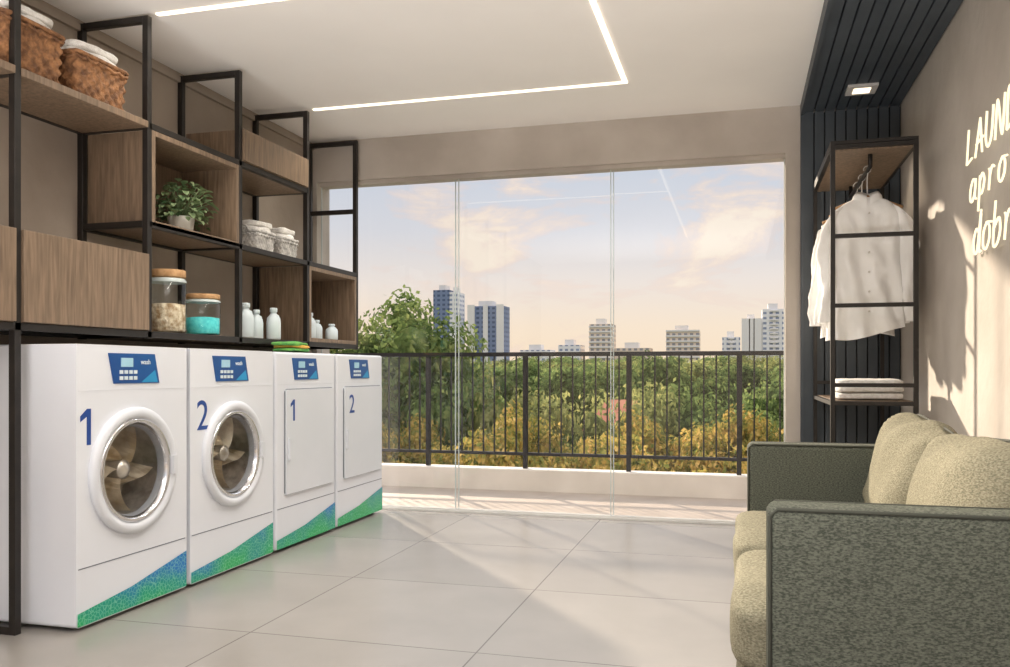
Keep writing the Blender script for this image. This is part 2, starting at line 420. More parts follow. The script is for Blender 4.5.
def ctrl(b,y0,z0,z1,w=.31):
    x=FX+.004
    sk=.03
    vs=[(FX,y0,z1),(FX,y0+w-sk,z1),(FX,y0+w,z0),(FX,y0+sk*1.0,z0)]
    vs+= [(x,p[1],p[2]) for p in vs]
    b.add(vs,[(4,7,6,5),(0,1,5,4),(1,2,6,5),(2,3,7,6),(3,0,4,7)],'blue')
    h=z1-z0
    b.add([(x+.001,y0+w*.62,z0+.004),(x+.001,y0+w-.012,z0+.004),(x+.001,y0+w-.03,z0+h*.45),(x+.001,y0+w*.8,z0+h*.3)],[(0,1,2,3)],'blue2')
    b.box(x,x+.003,y0+.07,y0+.14,z0+h*.55,z0+h*.85,'lcd')
    for i in range(4):
        for j in range(2): b.box(x,x+.004,y0+.062+i*.028,y0+.08+i*.028,z0+h*(.12+.2*j),z0+h*(.24+.2*j),'btn')
    b.text('wash',TX(y0+.22,z0+h*.72,x+.001),'btn',.03,.001)
def decal(b,y0,y1):
    x1=FX+.003
    pr=[(y0+.005,.02),(y1-.005,.02),(y1-.005,.18),(y0+.45*(y1-y0),.105),(y0+.005,.07)]
    vs=[(x1,y,z) for y,z in pr]; b.add(vs,[tuple(range(5))],'decal')
def number(b,num,y,z,xb,s=1.0):
    x=xb+.0012
    if num=='1':
        h=.14*s; w_=.022*s
        b.box(xb,x,y-.0,y+w_,z-h/2,z+h/2,'navy')
        vs=[(y,z+h/2),(y,z+h/2-.03*s),(y-.035*s,z+h/2-.05*s),(y-.035*s,z+h/2-.027*s)]
        b.add([(x,p[0],p[1]) for p in vs],[(0,1,2,3)],'navy')
    else: b.text(num,TX(y,z,xb),'navy',.2*s,.0015)
def machine(name,y0,y1,num,kind):
    b=MB(); cy=y0+.5*(y1-y0)-.015; cz=.585; w=y1-y0
    z0=.015
    vs=[(FX,y0,z0),(BX,y0,z0),(BX,y1,z0),(FX,y1,z0),(FX,y0,MH),(BX,y0,MH),(BX,y1,MH),(FX,y1,MH)]
    b.add(vs,[(0,1,2,3),(4,7,6,5),(0,4,5,1),(1,5,6,2),(2,6,7,3)],'white')
    if kind=='w':
        front_with_hole(b,y0,y1,z0,MH,cy,cz,.2,FX,'white')
    else:
        b.add([vs[0],vs[3],vs[7],vs[4]],[(0,1,2,3)],'white')
    for yy in (y0+.06,y1-.06):
        for xx in (FX-.06,BX+.06): b.lathe([(0,0),(.025,0),(.025,.02)],(xx,yy,0),'gasket',seg=12)
    body=b.obj(name,.014,3,weld=True)
    b=MB()
    if kind=='w':
        b.lathe([(.26,0),(.262,.012),(.255,.022),(.238,.027),(.222,.023),(.215,.014)],(FX,cy,cz),'plastic','X',64)
        b.lathe([(.216,.016),(.212,.022),(.2,.022),(.194,.014),(.19,.002)],(FX,cy,cz),'chrome','X',64)
        b.lathe([(.192,.004),(.185,-.005),(.182,-.025)],(FX,cy,cz),'gasket','X',56)
        b.lathe([(.182,-.025),(.205,-.035),(.205,-.2),(.12,-.21),(.0,-.215)],(FX,cy,cz),'steel','X',48)
        for a in range(5):
            t0=a*2*math.pi/5+.4
            vs=[];fs=[];K=9
            for i in range(K):
                u=i/(K-1); r=.02+.165*u; t=t0+u*.8; wd=.018+.03*math.sin(u*math.pi)
                for sgn,dx in ((-1,-.16),(0,-.05),(1,-.16)):
                    vs.append((FX+dx,cy+math.cos(t)*r-math.sin(t)*wd*sgn,cz+math.sin(t)*r+math.cos(t)*wd*sgn))
            for i in range(K-1):
                for q in range(2): fs.append((i*3+q,i*3+q+1,i*3+q+4,i*3+q+3))
            b.add(vs,fs,'bronze',False)
        b.lathe([(.045,-.16),(.04,-.05),(.02,-.035),(0,-.03)],(FX,cy,cz),'steel','X',24)
        b.lathe([(.192,.01),(.16,.016),(.1,.02),(.001,.022)],(FX,cy,cz),'dglass','X',48)
        b.box(FX+.02,FX+.036,cy+.215,cy+.24,cz-.04,cz+.04,'plastic')
    else:
        dy0,dy1,dz0,dz1=y0+.09,y1-.04,.31,.89
        b.box(FX,FX+.014,dy0,dy1,dz0,dz1,'plastic')
        def rr(y0_,y1_,z0_,z1_,r,x):
            pts=[]
            for (cy_,cz_,a0) in ((y1_-r,z1_-r,0),(y0_+r,z1_-r,90),(y0_+r,z0_+r,180),(y1_-r,z0_+r,270)):
                for q in range(6):
                    a=math.radians(a0+q*18); pts.append((x,cy_+r*math.cos(a),cz_+r*math.sin(a)))
            return pts
        b.tube(rr(dy0-.001,dy1+.001,dz0-.001,dz1+.001,.02,FX+.002),.004,'seam',8,True)
        b.box(FX+.014,FX+.028,dy0+.012,dy0+.03,.5,.62,'plastic')
    b.box(FX-.002,FX+.0015,y0+.012,y1-.012,.236,.24,'seam')
    b.box(FX-.002,FX+.0012,y0+.012,y1-.012,.918,.921,'plastic')
    ctrl(b,y0+.17,.945,1.068)
    decal(b,y0,y1)
    if kind=='w': number(b,num,y0+(.055 if num=='1' else .095),.78,FX)
    else: number(b,num,y0+(.16 if num=='1' else .185),.775,FX+.014,.85)
    d=b.obj('machine_door_and_controls',.002,1); d.parent=body
    return body
machine('washing_machine',2.71,3.385,'1','w')
machine('washing_machine',3.41,4.135,'2','w')
machine('tumble_dryer',4.165,4.87,'1','d')
machine('tumble_dryer',4.895,5.6,'2','d')

# cloths on dryer
b=MB()
for i,(k,dx,dy,dz) in enumerate((('green_cloth',0,0,0),('orange_cloth',.0,.02,.02),('green_cloth',.0,-.02,.038))):
    b.cushion((-2.54+dx,4.52+dy,MH+.0175+dz*.9),(.075,.13,.011),k,n=3,sub=8,amp=.012,fr=16,seed=i)
b.obj('folded_cloths')

# ------------------------------------------------------------ shelving unit
YS=[1.9,2.64,3.39,4.14,4.90,5.62]; SF=-2.63; SB=XL+.0; t=.03
b=MB()
ZT=2.635; Z1,Z2,Z3=1.165,1.675,2.13
def post(x,y,z0,z1): b.box(x-t/2,x+t/2,y-t/2,y+t/2,z0,z1,'black')
for i,y in enumerate(YS):
    z0 = 0 if i<=1 else Z1-.02
    post(SF-t/2,y,z0,ZT); post(SB+t/2,y,z0,ZT)
    for z in (Z1,Z2,Z3,ZT-t/2):
        if z==Z2 and i<2: continue
        b.box(SB+t,SF-t,y-t/2,y+t/2,z-t/2,z+t/2,'black')
    if i<=1: b.box(SB+t,SF-t,y-t/2,y+t/2,0,t,'black')
def rails(z,ya,yb,front=True):
    if front: b.box(SF-t,SF,ya,yb,z-t/2,z+t/2,'black')
    b.box(SB,SB+t,ya,yb,z-t/2,z+t/2,'black')
rails(Z1,1.9,5.62); rails(Z2,3.39,5.62); rails(Z3,3.39,4.90); rails(Z3,1.9,3.39,False)
def board(z,ya,yb,x1=SF-t+.0): b.box(SB+t,x1,ya+t/2,yb-t/2,z-.014,z+.016,'wood')
board(Z3,1.9,2.64,SF+.004); board(Z3,2.64,3.39,SF+.004)
board(Z1,3.39,4.14); board(Z1,4.14,4.9); board(Z2,4.14,4.9); board(Z3,4.14,4.9)
def cubby(ya,yb,za,zb,x1=SF):
    th=.025; a=ya+t/2+.001; c=yb-t/2-.001; x0=SB+t+.002
    b.box(x0,x1,a,a+th,za,zb,'wood'); b.box(x0,x1,c-th,c,za,zb,'wood')
    b.box(x0,x1,a+th,c-th,za,za+th,'wood'); b.box(x0,x1,a+th,c-th,zb-th,zb,'wood')
    b.box(x0,x0+.015,a+th,c-th,za+th,zb-th,'wood')
cubby(3.39,4.14,Z2+t/2-.02,Z3-t/2+.0,SF-.0)
cubby(4.90,5.62,Z1+t/2,Z2-t/2)
def closed(ya,yb,za,zb):
    a=ya+t/2+.001; c=yb-t/2-.001
    b.box(SB+t+.002,SF-.003,a,c,za,zb,'wood'); b.box(SF-.004,SF+.012,a+.002,c-.002,za+.003,zb+.003,'wood')
closed(1.9,2.64,Z1+t/2,1.53); closed(2.64,3.39,Z1+t/2,1.53)
closed(4.14,4.90,Z3+t/2+.001,2.32)
b.obj('shelving_unit',.0015,1)

# ------------------------------------------------------------ shelf objects
def basket(name,cx,cy,z0,hx,hy,h,k,rows=11,towel=True,handles=False,tk='ltwhite',e=.16,cols=26):
    b=MB(); n=cols*6; vs=[];fs=[]
    def outline(tt,s_):
        c,s=math.cos(tt),math.sin(tt)
        return (hx*s_*math.copysign(abs(c)**e,c), hy*s_*math.copysign(abs(s)**e,s))
    RW=rows*3
    base=[outline(2*math.pi*(j+.5)/4000,1) for j in range(4000)]
    cum=[0]
    for j in range(4000): cum.append(cum[-1]+math.dist(base[j],base[(j+1)%4000]))
    tot=cum[-1]; ring=[]; q=0
    for j in range(n):
        tgt=tot*j/n
        while cum[q+1]<tgt: q+=1
        f=(tgt-cum[q])/max(1e-9,cum[q+1]-cum[q]); a_=base[q%4000]; c_=base[(q+1)%4000]
        ring.append((a_[0]+(c_[0]-a_[0])*f,a_[1]+(c_[1]-a_[1])*f))
    for r in range(RW+1):
        u=r/RW; sc=.93+.07*u; row=r//3
        for j in range(n):
            x,y=ring[j]
            bul=abs(math.sin(math.pi*(r/3))); ph=math.sin(2*math.pi*j/n*cols+(row%2)*math.pi)
            dd=sc*(1+.04*bul*ph-.01)
            vs.append((cx+x*dd,cy+y*dd,z0+h*u))
    for r in range(RW):
        for j in range(n):
            j2=(j+1)%n; fs.append((r*n+j,r*n+j2,(r+1)*n+j2,(r+1)*n+j))
    fs.append(tuple(range(n))[::-1])
    b.add(vs,fs,k,True)
    rim=[(cx+p[0]*1.01,cy+p[1]*1.01,z0+h) for p in ring[::2]]
    b.tube(rim,.009,k,8,True)
    rim2=[(p[0],p[1],z0+h-.02+.006*math.sin(j*2)) for j,p in enumerate(rim)]
    b.tube(rim2,.007,k,6,True)
    if handles:
        for sg in (-1,1):
            b.tube([(cx+.04*math.cos(a),cy+sg*(hy+.012),z0+h+.035*math.sin(a)) for a in [math.pi*i/8 for i in range(9)]],.006,k,6)
    if towel:
        b.cushion((cx,cy,z0+h+.008),(hx*.92,hy*.9,.03),tk,n=5,sub=10,amp=.012,fr=14,seed=cx)
        b.cushion((cx+.005,cy+.01,z0+h+.05),(hx*.86,hy*.86,.02),tk,n=5,sub=10,amp=.012,fr=14,seed=cy)
    return b.obj(name)
basket('wicker_basket',-2.79,2.745,2.147,.14,.15,.2,'wicker',e=.1,cols=20,rows=9)
basket('wicker_basket',-2.79,3.115,2.147,.14,.155,.18,'wicker',e=.1,cols=20,rows=8)
zz=Z2+.017
basket('storage_basket',-2.76,4.47,zz,.09,.10,.11,'wicker_w',rows=6,handles=True,e=.12)
basket('storage_basket',-2.76,4.745,zz,.09,.10,.11,'wicker_w',rows=6,handles=True,e=.12)
# plant
b=MB(); px,py,pz=-2.79,3.84,Z2+t/2+.006
b.lathe([(0,0),(.045,0),(.058,.02),(.068,.09),(.062,.095),(.055,.08),(0,.08)],(px,py,pz),'pot',seg=28)
for i in range(230):
    a=R.uniform(0,2*math.pi); el=R.uniform(-.5,1.4); rad=R.uniform(.06,.155)
    c=Vector((px+math.cos(a)*rad*math.cos(el),py+math.sin(a)*rad*1.25*math.cos(el),pz+.125+rad*1.05*math.sin(el)))
    if c.x<-2.93: c.x=-2.93
    L=R.uniform(.03,.05); W=L*.4
    d=Vector((math.cos(a),math.sin(a),R.uniform(-.8,.6))).normalized(); s_=d.cross(Vector((0,0,1))).normalized(); nn=s_.cross(d)
    vs=[c,c+d*L*.35+s_*W+nn*.006,c+d*L*.75+s_*W*.7,c+d*L-nn*.008,c+d*L*.75-s_*W*.7,c+d*L*.35-s_*W+nn*.006,c+d*L*.5-nn*.004]
    b.add(vs,[(0,1,6),(1,2,6),(2,3,6),(3,4,6),(4,5,6),(5,0,6)],'leaf',True)
    if i%4==0: b.tube([(px,py,pz+.08),tuple((Vector((px,py,pz+.12))+c)/2),tuple(c)],.0018,'leaf',5)
b.obj('potted_plant')
# jars
def jar(cx,cy,r,h,content,ch):
    b=MB(); z=Z1+.0175
    b.lathe([(0,0),(r*.94,0),(r,.01),(r,h*.78),(r*.88,h*.86),(r*.86,h*.9)],(cx,cy,z),'jar',seg=36)
    b.lathe([(0,.006),(r*.9,.006),(r*.93,.012),(r*.93,ch),(r*.5,ch+.006),(0,ch+.008)],(cx,cy,z),content,seg=32)
    b.lathe([(0,h*.88),(r*.94,h*.88),(r*.96,h*.9),(r*.96,h*.99),(r*.9,h),(0,h)],(cx,cy,z),'lid',seg=36)
    b.lathe([(r*1.005,h*.8),(r*1.01,h*.82),(r*.9,h*.865)],(cx,cy,z),'edge',seg=36)
    b.obj('glass_jar')
jar(-2.73,3.65,.09,.31,'pods',.14); jar(-2.73,3.94,.09,.215,'powder',.09)
def bottle(cx,cy,h,r,turn=0):
    b=MB(); z=Z1+(.0175 if cy<4.9 else t/2+.0255)
    b.lathe([(0,0),(r*.92,0),(r,.008),(r,h*.55),(r*.9,h*.68),(r*.45,h*.8),(r*.4,h*.86),(r*.52,h*.865),(r*.52,h*.98),(r*.45,h),(0,h)],(cx,cy,z),'btn',seg=24,sx=.8)
    b.tube([(cx,cy+r*.4,z+h*.8),(cx,cy+r*1.05,z+h*.76),(cx,cy+r*1.25,z+h*.6),(cx,cy+r*1.0,z+h*.42)],.007,'btn',8)
    b.obj('detergent_bottle')
bottle(-2.72,4.33,.2,.055); bottle(-2.73,4.46,.17,.045); bottle(-2.70,4.6,.19,.05)
bottle(-2.72,5.09,.17,.045); bottle(-2.74,5.22,.13,.045); bottle(-2.70,5.36,.11,.05)

# ------------------------------------------------------------ sofa
b=MB(); sx0=.05; sx1=.915; ya,yb=1.99,3.83; at=.13; ah=.695
b.box(sx0+.01,sx1,ya,ya+at,.07,ah,'sofa'); b.box(sx0-.02,sx1,yb-at,yb,.07,ah,'sofa')
b.box(sx1-.14,sx1,ya+at,yb-at,.07,ah,'sofa')
b.box(sx0-.0,sx1-.14,ya+at,yb-at,.07,.25,'sofa')
fr=b.obj('sofa',.022,4)
b=MB()
for y in (ya,ya+at,yb-at,yb):
    s_=.004 if y in (ya,yb-at) else -.004
    xx=sx0+(.01 if y<3 else -.02)
    b.tube([(xx+.004,y+s_,.1),(xx+.004,y+s_,ah-.02),(xx+.02,y+s_,ah-.004),(sx1-.03,y+s_,ah-.004)],.0045,'piping',8)
ym=(ya+yb)/2; hl=(yb-ya-2*at)/4
for i,yc in enumerate((ya+at+hl,yb-at-hl)):
    b.cushion((.36,yc,.345),(.38,hl-.003,.085),'cushion',n=8,sub=18,amp=.012,fr=5,seed=i+1)
    b.cushion((.36,yc,.18),(.37,hl-.003,.1),'cushion',n=9,sub=10,amp=.006,fr=5,seed=i+4)
    rot=Matrix.Rotation(math.radians(19),3,'Y')@Matrix.Rotation(math.radians(-3+6*i),3,'X')
    cc=Vector((.585,yc-.0,.61+.0*i))
    b.cushion(cc,(.12,hl+.0,.215),'cushion',rot=rot,n=9,sub=24,amp=.03,fr=4.5,seed=i*3+2,pillow=.78)
    pts=[]
    for q in range(48):
        a=2*math.pi*q/48; c_,s__=math.cos(a),math.sin(a); L=(abs(c_)**9+abs(s__)**9)**(1/9)
        pts.append(cc+rot@Vector((0,c_/L*(hl+.002),s__/L*.218)))
    b.tube(pts,.004,'piping',6,True)
for (x,y) in ((sx0+.06,ya+.06),(sx1-.06,ya+.06),(sx0+.06,yb-.06),(sx1-.06,yb-.06)):
    b.lathe([(0,0),(.018,0),(.024,.07)],(x,y,0),'black',seg=12)
o=b.obj('cushions_and_legs'); o.parent=fr

# ------------------------------------------------------------ clothes rack
b=MB(); rx0,rx1,ry0,ry1,rz=.445,.825,4.55,5.58,2.12; q=.022
for x in (rx0,rx1):
    for y in (ry0,ry1): b.box(x-q/2,x+q/2,y-q/2,y+q/2,0,rz,'black')
for y in (ry0,ry1):
    for z in (1.665,1.32,.925,.835,.05,rz-.013): b.box(rx0+q/2,rx1-q/2,y-q/2,y+q/2,z-.01,z+.01,'black')
for x in (rx0,rx1):
    for z in (.835,.05,rz-.013): b.box(x-q/2,x+q/2,ry0+q/2,ry1-q/2,z-.01,z+.01,'black')
b.box(rx0-q/2,rx1+q/2,ry0-q/2,ry1+q/2,rz,rz+.016,'black')
b.box(rx0+q/2,rx1-q/2,ry0+q/2,ry1-q/2,rz-.03,rz-.002,'wood')
b.box(rx0+q/2,rx1-q/2,ry0+q/2,ry1-q/2,.825,.848,'wood')
RX=.635; RZ=2.03
b.tube([(RX,ry0+.12,rz-.03),(RX,ry0+.12,RZ),(RX,ry1-.12,RZ),(RX,ry1-.12,rz-.03)],.011,'black',10)
b.obj('clothes_rack')
b=MB()
for i in range(3):
    b.cushion((.635,4.83,.85+.018+i*.034),(.16,.2,.0175),'ltwhite',n=6,sub=10,amp=.006,fr=9,seed=i)
b.obj('folded_towels')

def shirt(y,seed,wf=1.0,tilt=0):
    b=MB(); rr=random.Random(seed); zt=1.89
    b.tube([(RX+.0+.018*math.cos(a),y,RZ+.008+.018*math.sin(a)) for a in [math.radians(v) for v in (200,160,120,80,40,0,-40,-80)]]+[(RX,y,RZ-.03),(RX,y,zt-.0)],.003,'alu',6)
    b.tube([(RX-.17*wf,y,zt-.055),(RX-.08,y,zt-.02),(RX,y,zt+.005),(RX+.08,y,zt-.02),(RX+.17*wf,y,zt-.055)],[.008,.01,.011,.01,.008],'lid',8)
    K=40; n=96; vs=[];fs=[]
    for i in range(K):
        u=i/(K-1); z=zt-.0-.70*u
        if u<.1:
            s=u/.1; w=.055+(.175*wf-.055)*(s**.75); th=.03+.02*s
        else:
            s=(u-.1)/.9; w=(.175-.012*math.sin(s*math.pi)+.006*s)*wf; th=.05+.014*s
        for j in range(n):
            a=2*math.pi*j/n; c,s2=math.cos(a),math.sin(a)
            x=w*math.copysign(abs(c)**.8,c); yy=th*math.copysign(abs(s2)**.8,s2)
            f=.013*min(1,u*2.0)*math.sin(x*(48+6*seed)+seed*2+2.5*math.sin(u*3+seed))+.03*noise.noise(Vector((x*11+z*5,u*6,seed*3.1+(s2>0))))
            f+=.01*noise.noise(Vector((x*30,z*16,seed)))
            yy+=f*(1 if abs(s2)>.2 else .3)
            zz_=z-(.035*math.cos(x*9+seed)*(u-.8)*5 if u>.8 else 0)
            vs.append((RX+x+tilt*u,y+yy,zz_))
    for i in range(K-1):
        for j in range(n):
            j2=(j+1)%n; fs.append((i*n+j,i*n+j2,(i+1)*n+j2,(i+1)*n+j))
    b.add(vs,fs,'shirt',True)
    for sg in (-1,1):
        vs=[];fs=[];K2=24;m=24
        for i in range(K2):
            u=i/(K2-1)
            cx=RX+sg*(.145*wf+.055*min(1,u*3.2)**.8+.012*math.sin(u*6+seed)); cz=zt-.07-.57*u; cyy=y-.012*math.sin(u*3)
            r=.06-.02*u if u<.9 else .042
            for j in range(m):
                a=2*math.pi*j/m
                rj=r*(1+.18*math.sin(3*a+u*9+seed)+.25*noise.noise(Vector((a,u*12,seed))))
                vs.append((cx+rj*.75*math.cos(a),cyy+rj*.8*math.sin(a),cz+.03*(-sg*math.cos(a))*(1-u)*1.2))
        for i in range(K2-1):
            for j in range(m):
                j2=(j+1)%m; fs.append((i*m+j,i*m+j2,(i+1)*m+j2,(i+1)*m+j))
        fs.append(tuple(range(m)))
        b.add(vs,fs,'shirt',True)
    vs=[];fs=[];m=24
    for i,(rf,z) in enumerate(((1.0,-.015),(1.0,.03),(1.25,.012),(1.35,-.012))):
        for j in range(m):
            a=-math.pi/2+.12+(2*math.pi-.24)*j/(m-1)
            vs.append((RX+.055*rf*math.cos(a),y+.04*rf*math.sin(a),zt+z-(.03*max(0,-math.sin(a))**6*(1 if i>1 else .5))))
    for i in range(3):
        for j in range(m-1): fs.append((i*m+j,i*m+j+1,(i+1)*m+j+1,(i+1)*m+j))
    b.add(vs,fs,'shirt',True)
    for i in range(6):
        b.lathe([(0,-.078),(.005,-.078),(.005,-.064)],(RX,y,zt-.09-i*.1),'pot','Y',10)
    b.obj('hanging_shirt')
shirt(4.78,1,1.0); shirt(4.98,2,.97,-.01); shirt(5.18,3,1.08,.0)

# ------------------------------------------------------------ neon sign
G={'L':[[(.1,1),(.05,.0),(.6,.08)]],
 'A':[[(0,0),(.35,1),(.7,0)],[(.05,.35),(.75,.42)]],
 'U':[[(.05,1),(.05,.3),(.3,0),(.6,.25),(.65,1)]],
 'N':[[(0,0),(.08,1),(.6,0),(.7,1)]],
 'D':[[(.05,0),(.05,1),(.5,.85),(.62,.5),(.5,.12),(.05,0)]],
 'a':[[(.6,.6),(.3,.68),(.05,.4),(.1,.08),(.35,.02),(.58,.3),(.6,.66),(.58,.15),(.75,.02)]],
 'o':[[(.3,.66),(.06,.45),(.08,.12),(.32,0),(.58,.2),(.56,.52),(.3,.66),(.75,.6)]],
 'r':[[(.05,.62),(.15,.5),(.12,0),(.16,.4),(.35,.64),(.55,.58)]],
 'p':[[(.1,.64),(.08,-.42)],[(.08,.45),(.35,.66),(.58,.42),(.4,.08),(.1,.1)]],
 'd':[[(.5,.5),(.25,.64),(.03,.35),(.15,.03),(.42,.12),(.62,1.05),(.58,.1),(.75,.02)]],
 'b':[[(.12,1.05),(.08,.05),(.4,0),(.6,.3),(.45,.6),(.1,.42)]]}
def smooth(p):
    if len(p)<4: 
        return p
    out=[]
    for i in range(len(p)-1):
        p0=p[max(i-1,0)];p1=p[i];p2=p[i+1];p3=p[min(i+2,len(p)-1)]
        for s in range(5):
            t_=s/5
            out.append(tuple(.5*((2*p1[k])+(-p0[k]+p2[k])*t_+(2*p0[k]-5*p1[k]+4*p2[k]-p3[k])*t_*t_+(-p0[k]+3*p1[k]-3*p2[k]+p3[k])*t_**3) for k in (0,1)))
    out.append(p[-1]); return out
b=MB()
for txt,y0,z0,h,sp_ in (('LAUND',4.0,1.86,.14,.14),('apro',3.95,1.69,.13,.135),('dobra',3.90,1.47,.155,.14)):
    y=y0
    for ch in txt:
        for st in G[ch]:
            pts=smooth(st)
            b.tube([(XR-.02,y-(p[0]+.18*p[1])*h*1.05,z0+p[1]*h) for p in pts],.0045,'neon',8)
        y-=sp_
b.obj('neon_wall_sign')

# ------------------------------------------------------------ exterior
GZ=-8
simple('ground',-1500,1500,9,2500,GZ-1,GZ,'ground')
simple('building_facade',-3.6,1.6,YB+.25,7.1,GZ,-.16,'concrete')
def tree_mesh(name,height,cr,ch,nl,ls,k,seed,ncl=16,core=True):
    r=random.Random(seed); b=MB()
    b.tube([(0,0,0),(.1,0,height*.4),(0,.1,height-ch)],[.22,.17,.1],'bark',8)
    cl=[]
    for i in range(ncl):
        a=r.uniform(0,2*math.pi); e=r.uniform(-1,1); d=r.uniform(.25,.85)
        p=Vector((math.cos(a)*cr*d*math.sqrt(1-e*e*.6),math.sin(a)*cr*d*math.sqrt(1-e*e*.6),height-ch*.55+e*ch*.38))
        cl.append((p,r.uniform(.2,.38)*cr))
        b.tube([(0,0,height-ch),tuple((p+Vector((0,0,height-ch)))/2),tuple(p)],[.08,.05,.02],'bark',5)
    vs=[];fs=[]
    for i in range(nl):
        p,rad=cl[r.randrange(ncl)]
        d=Vector((r.gauss(0,1),r.gauss(0,1),r.gauss(0,1)+.25)).normalized()
        c=p+d*rad*r.uniform(.6,1.25)
        nrm=(d+Vector((r.uniform(-.8,.8),r.uniform(-.8,.8),r.uniform(-.8,.8)))).normalized()
        u=nrm.orthogonal().normalized(); v=nrm.cross(u); a=r.uniform(0,6.28)
        u2=u*math.cos(a)+v*math.sin(a); v2=nrm.cross(u2); L=ls*r.uniform(.6,1.3)
        o=len(vs); vs+=[c-u2*L,c+v2*L*.5,c+u2*L,c-v2*L*.5]; fs.append((o,o+1,o+2,o+3))
    b.add(vs,fs,k)
    if core:
        for p,rad in cl: b.cushion(p,(rad*.5,)*3,k,n=2,sub=4,amp=.2*rad,fr=2,seed=rad)
    return b.mesh(name)
def place(me,name,x,y,top,h,s=1.0,par=None):
    o=bpy.data.objects.new(name,me); scene.collection.objects.link(o)
    f=(top-GZ)/h; o.location=(x,y,GZ); o.scale=(s*f,s*f,f); o.rotation_euler=(0,0,R.uniform(0,6.28))
    if par: o.parent=par
    return o
TG=[tree_mesh('treemesh%d'%i,9,2.6,5.0,8500,.13,['tree','treeB','tree'][i],i+3,30) for i in range(3)]
TL=tree_mesh('treemesh_tall',9,2.6,5.0,16000,.09,'tree',14,34)
TY=[tree_mesh('shrubmesh%d'%i,8,1.6,3.4,6000,.085,'yellow',i+30,18) for i in range(2)]
def UX(u,Y):
    tt=(u-505)/858; return Y*(tt*.9646-.2639)/(tt*.2639+.9646)
HS=[(UX(622,29),29,2.6),(UX(712,46),46,4.2)]
def clear(x,y,m): return all((x-a)**2+(y-c)**2>(w_+m)**2 for a,c,w_ in HS)
par1=bpy.data.objects.new('garden_trees',None); scene.collection.objects.link(par1); par2=par1
place(TL,'leafy_tree',UX(380,22),22,3.75,9,.85,par1)
for u in range(350,830,22):
    y=R.uniform(16,19.5); place(TY[R.randrange(2)],'blossom_tree',UX(u+R.uniform(-10,10),y),y,R.uniform(-.5,.3),8,.75,par1)
for u in range(345,850,44):
    y=R.uniform(20,24); x=UX(u+R.uniform(-12,12),y)
    if 600<u<650: continue
    place(TG[R.randrange(3)],'leafy_tree',x,y,R.uniform(-.3,1.0),9,.65,par2)
for u in range(340,860,40):
    y=R.uniform(32,39); x=UX(u+R.uniform(-14,14),y)
    if clear(x,y,1.5): place(TG[R.randrange(3)],'leafy_tree',x,y,R.uniform(.2,1.9),9,.8,par2)
for yy,du in ((54,34),(70,26),(100,20),(150,14),(230,10)):
    u=330
    while u<870:
        y=yy*R.uniform(.94,1.1)
        place(TG[R.randrange(3)],'canopy_part',UX(u,y),y,1+y/858*R.uniform(0,15),9,1.0 if yy<120 else 1.4,par1); u+=du*R.uniform(.7,1.3)
def house(x,y,w,d,peak,rot):
    b=MB(); e=peak-1.0
    b.box(-w/2,w/2,-d/2,d/2,GZ,e,'housewall')
    o=.3
    b.add([(-w/2-o,-d/2-o,e-.1),(w/2+o,-d/2-o,e-.1),(w/2+o,d/2+o,e-.1),(-w/2-o,d/2+o,e-.1),(-w/2+w*.25,0,peak),(w/2-w*.25,0,peak)],
      [(0,1,5,4),(1,2,5),(2,3,4,5),(3,0,4),(0,3,2,1)],'roof')
    ob=b.obj('house'); ob.location=(x,y,0); ob.rotation_euler=(0,0,rot)
house(HS[0][0],HS[0][1],2.1,2.2,.0,.1); house(HS[1][0],HS[1][1],5,4,-.9,.2)
# towers
def tower(name,u0,u1,v,mat,D=600,dep=18,style=0):
    k=D
    xa,xb=UX(u0,k),UX(u1,k); tt=((u0+u1)/2-505)/858; d=k/(tt*.2639+.9646); top=1+(370-v)*d/858
    b=MB(); xm=(xa+xb)/2; hw=(xb-xa)/2
    b.box(-hw,hw,0,dep,GZ,top,mat)
    b.box(-hw*.5,hw*.3,4,dep-4,top,top+4,'tw_white')
    z=GZ+3
    if style==1:
        while z<top: b.box(-hw*.35,hw*.35,-1.4,0,z,z+.9,'tw_white'); z+=3
    if style==2:
        while z<top: b.box(-hw-.3,hw+.3,-.6,0,z,z+1.1,'tw_white'); z+=3.6
    if style==3:
        b.box(-hw-.4,-hw+5,-.8,0,GZ,top+1,'tw_white'); b.box(hw-5,hw+.4,-.8,0,GZ,top+1,'tw_white'); b.box(-1.8,1.8,-.8,0,GZ,top+1,'tw_white')
    o=b.obj(name); o.location=(xm,k,0)
tower('apartment_tower',433,449,290,'tw_dark'); tower('apartment_tower',449.3,457,292,'tw_light')
tower('apartment_tower',468,503,306,'tw_dark',style=3)
tower('apartment_tower',589,612,324,'tw_beige',style=2)
tower('apartment_tower',666,699,331,'tw_beige',style=2); tower('apartment_tower',742,761,320,'tw_light',style=3); tower('apartment_tower',762,786,309,'tw_light',style=1)
tower('apartment_tower',558,580,345,'tw_light'); tower('apartment_tower',722,740,337,'tw_light',style=1)
tower('apartment_tower',615,650,348,'tw_beige'); tower('apartment_tower',520,550,350,'tw_light'); tower('apartment_tower',400,430,346,'tw_beige')

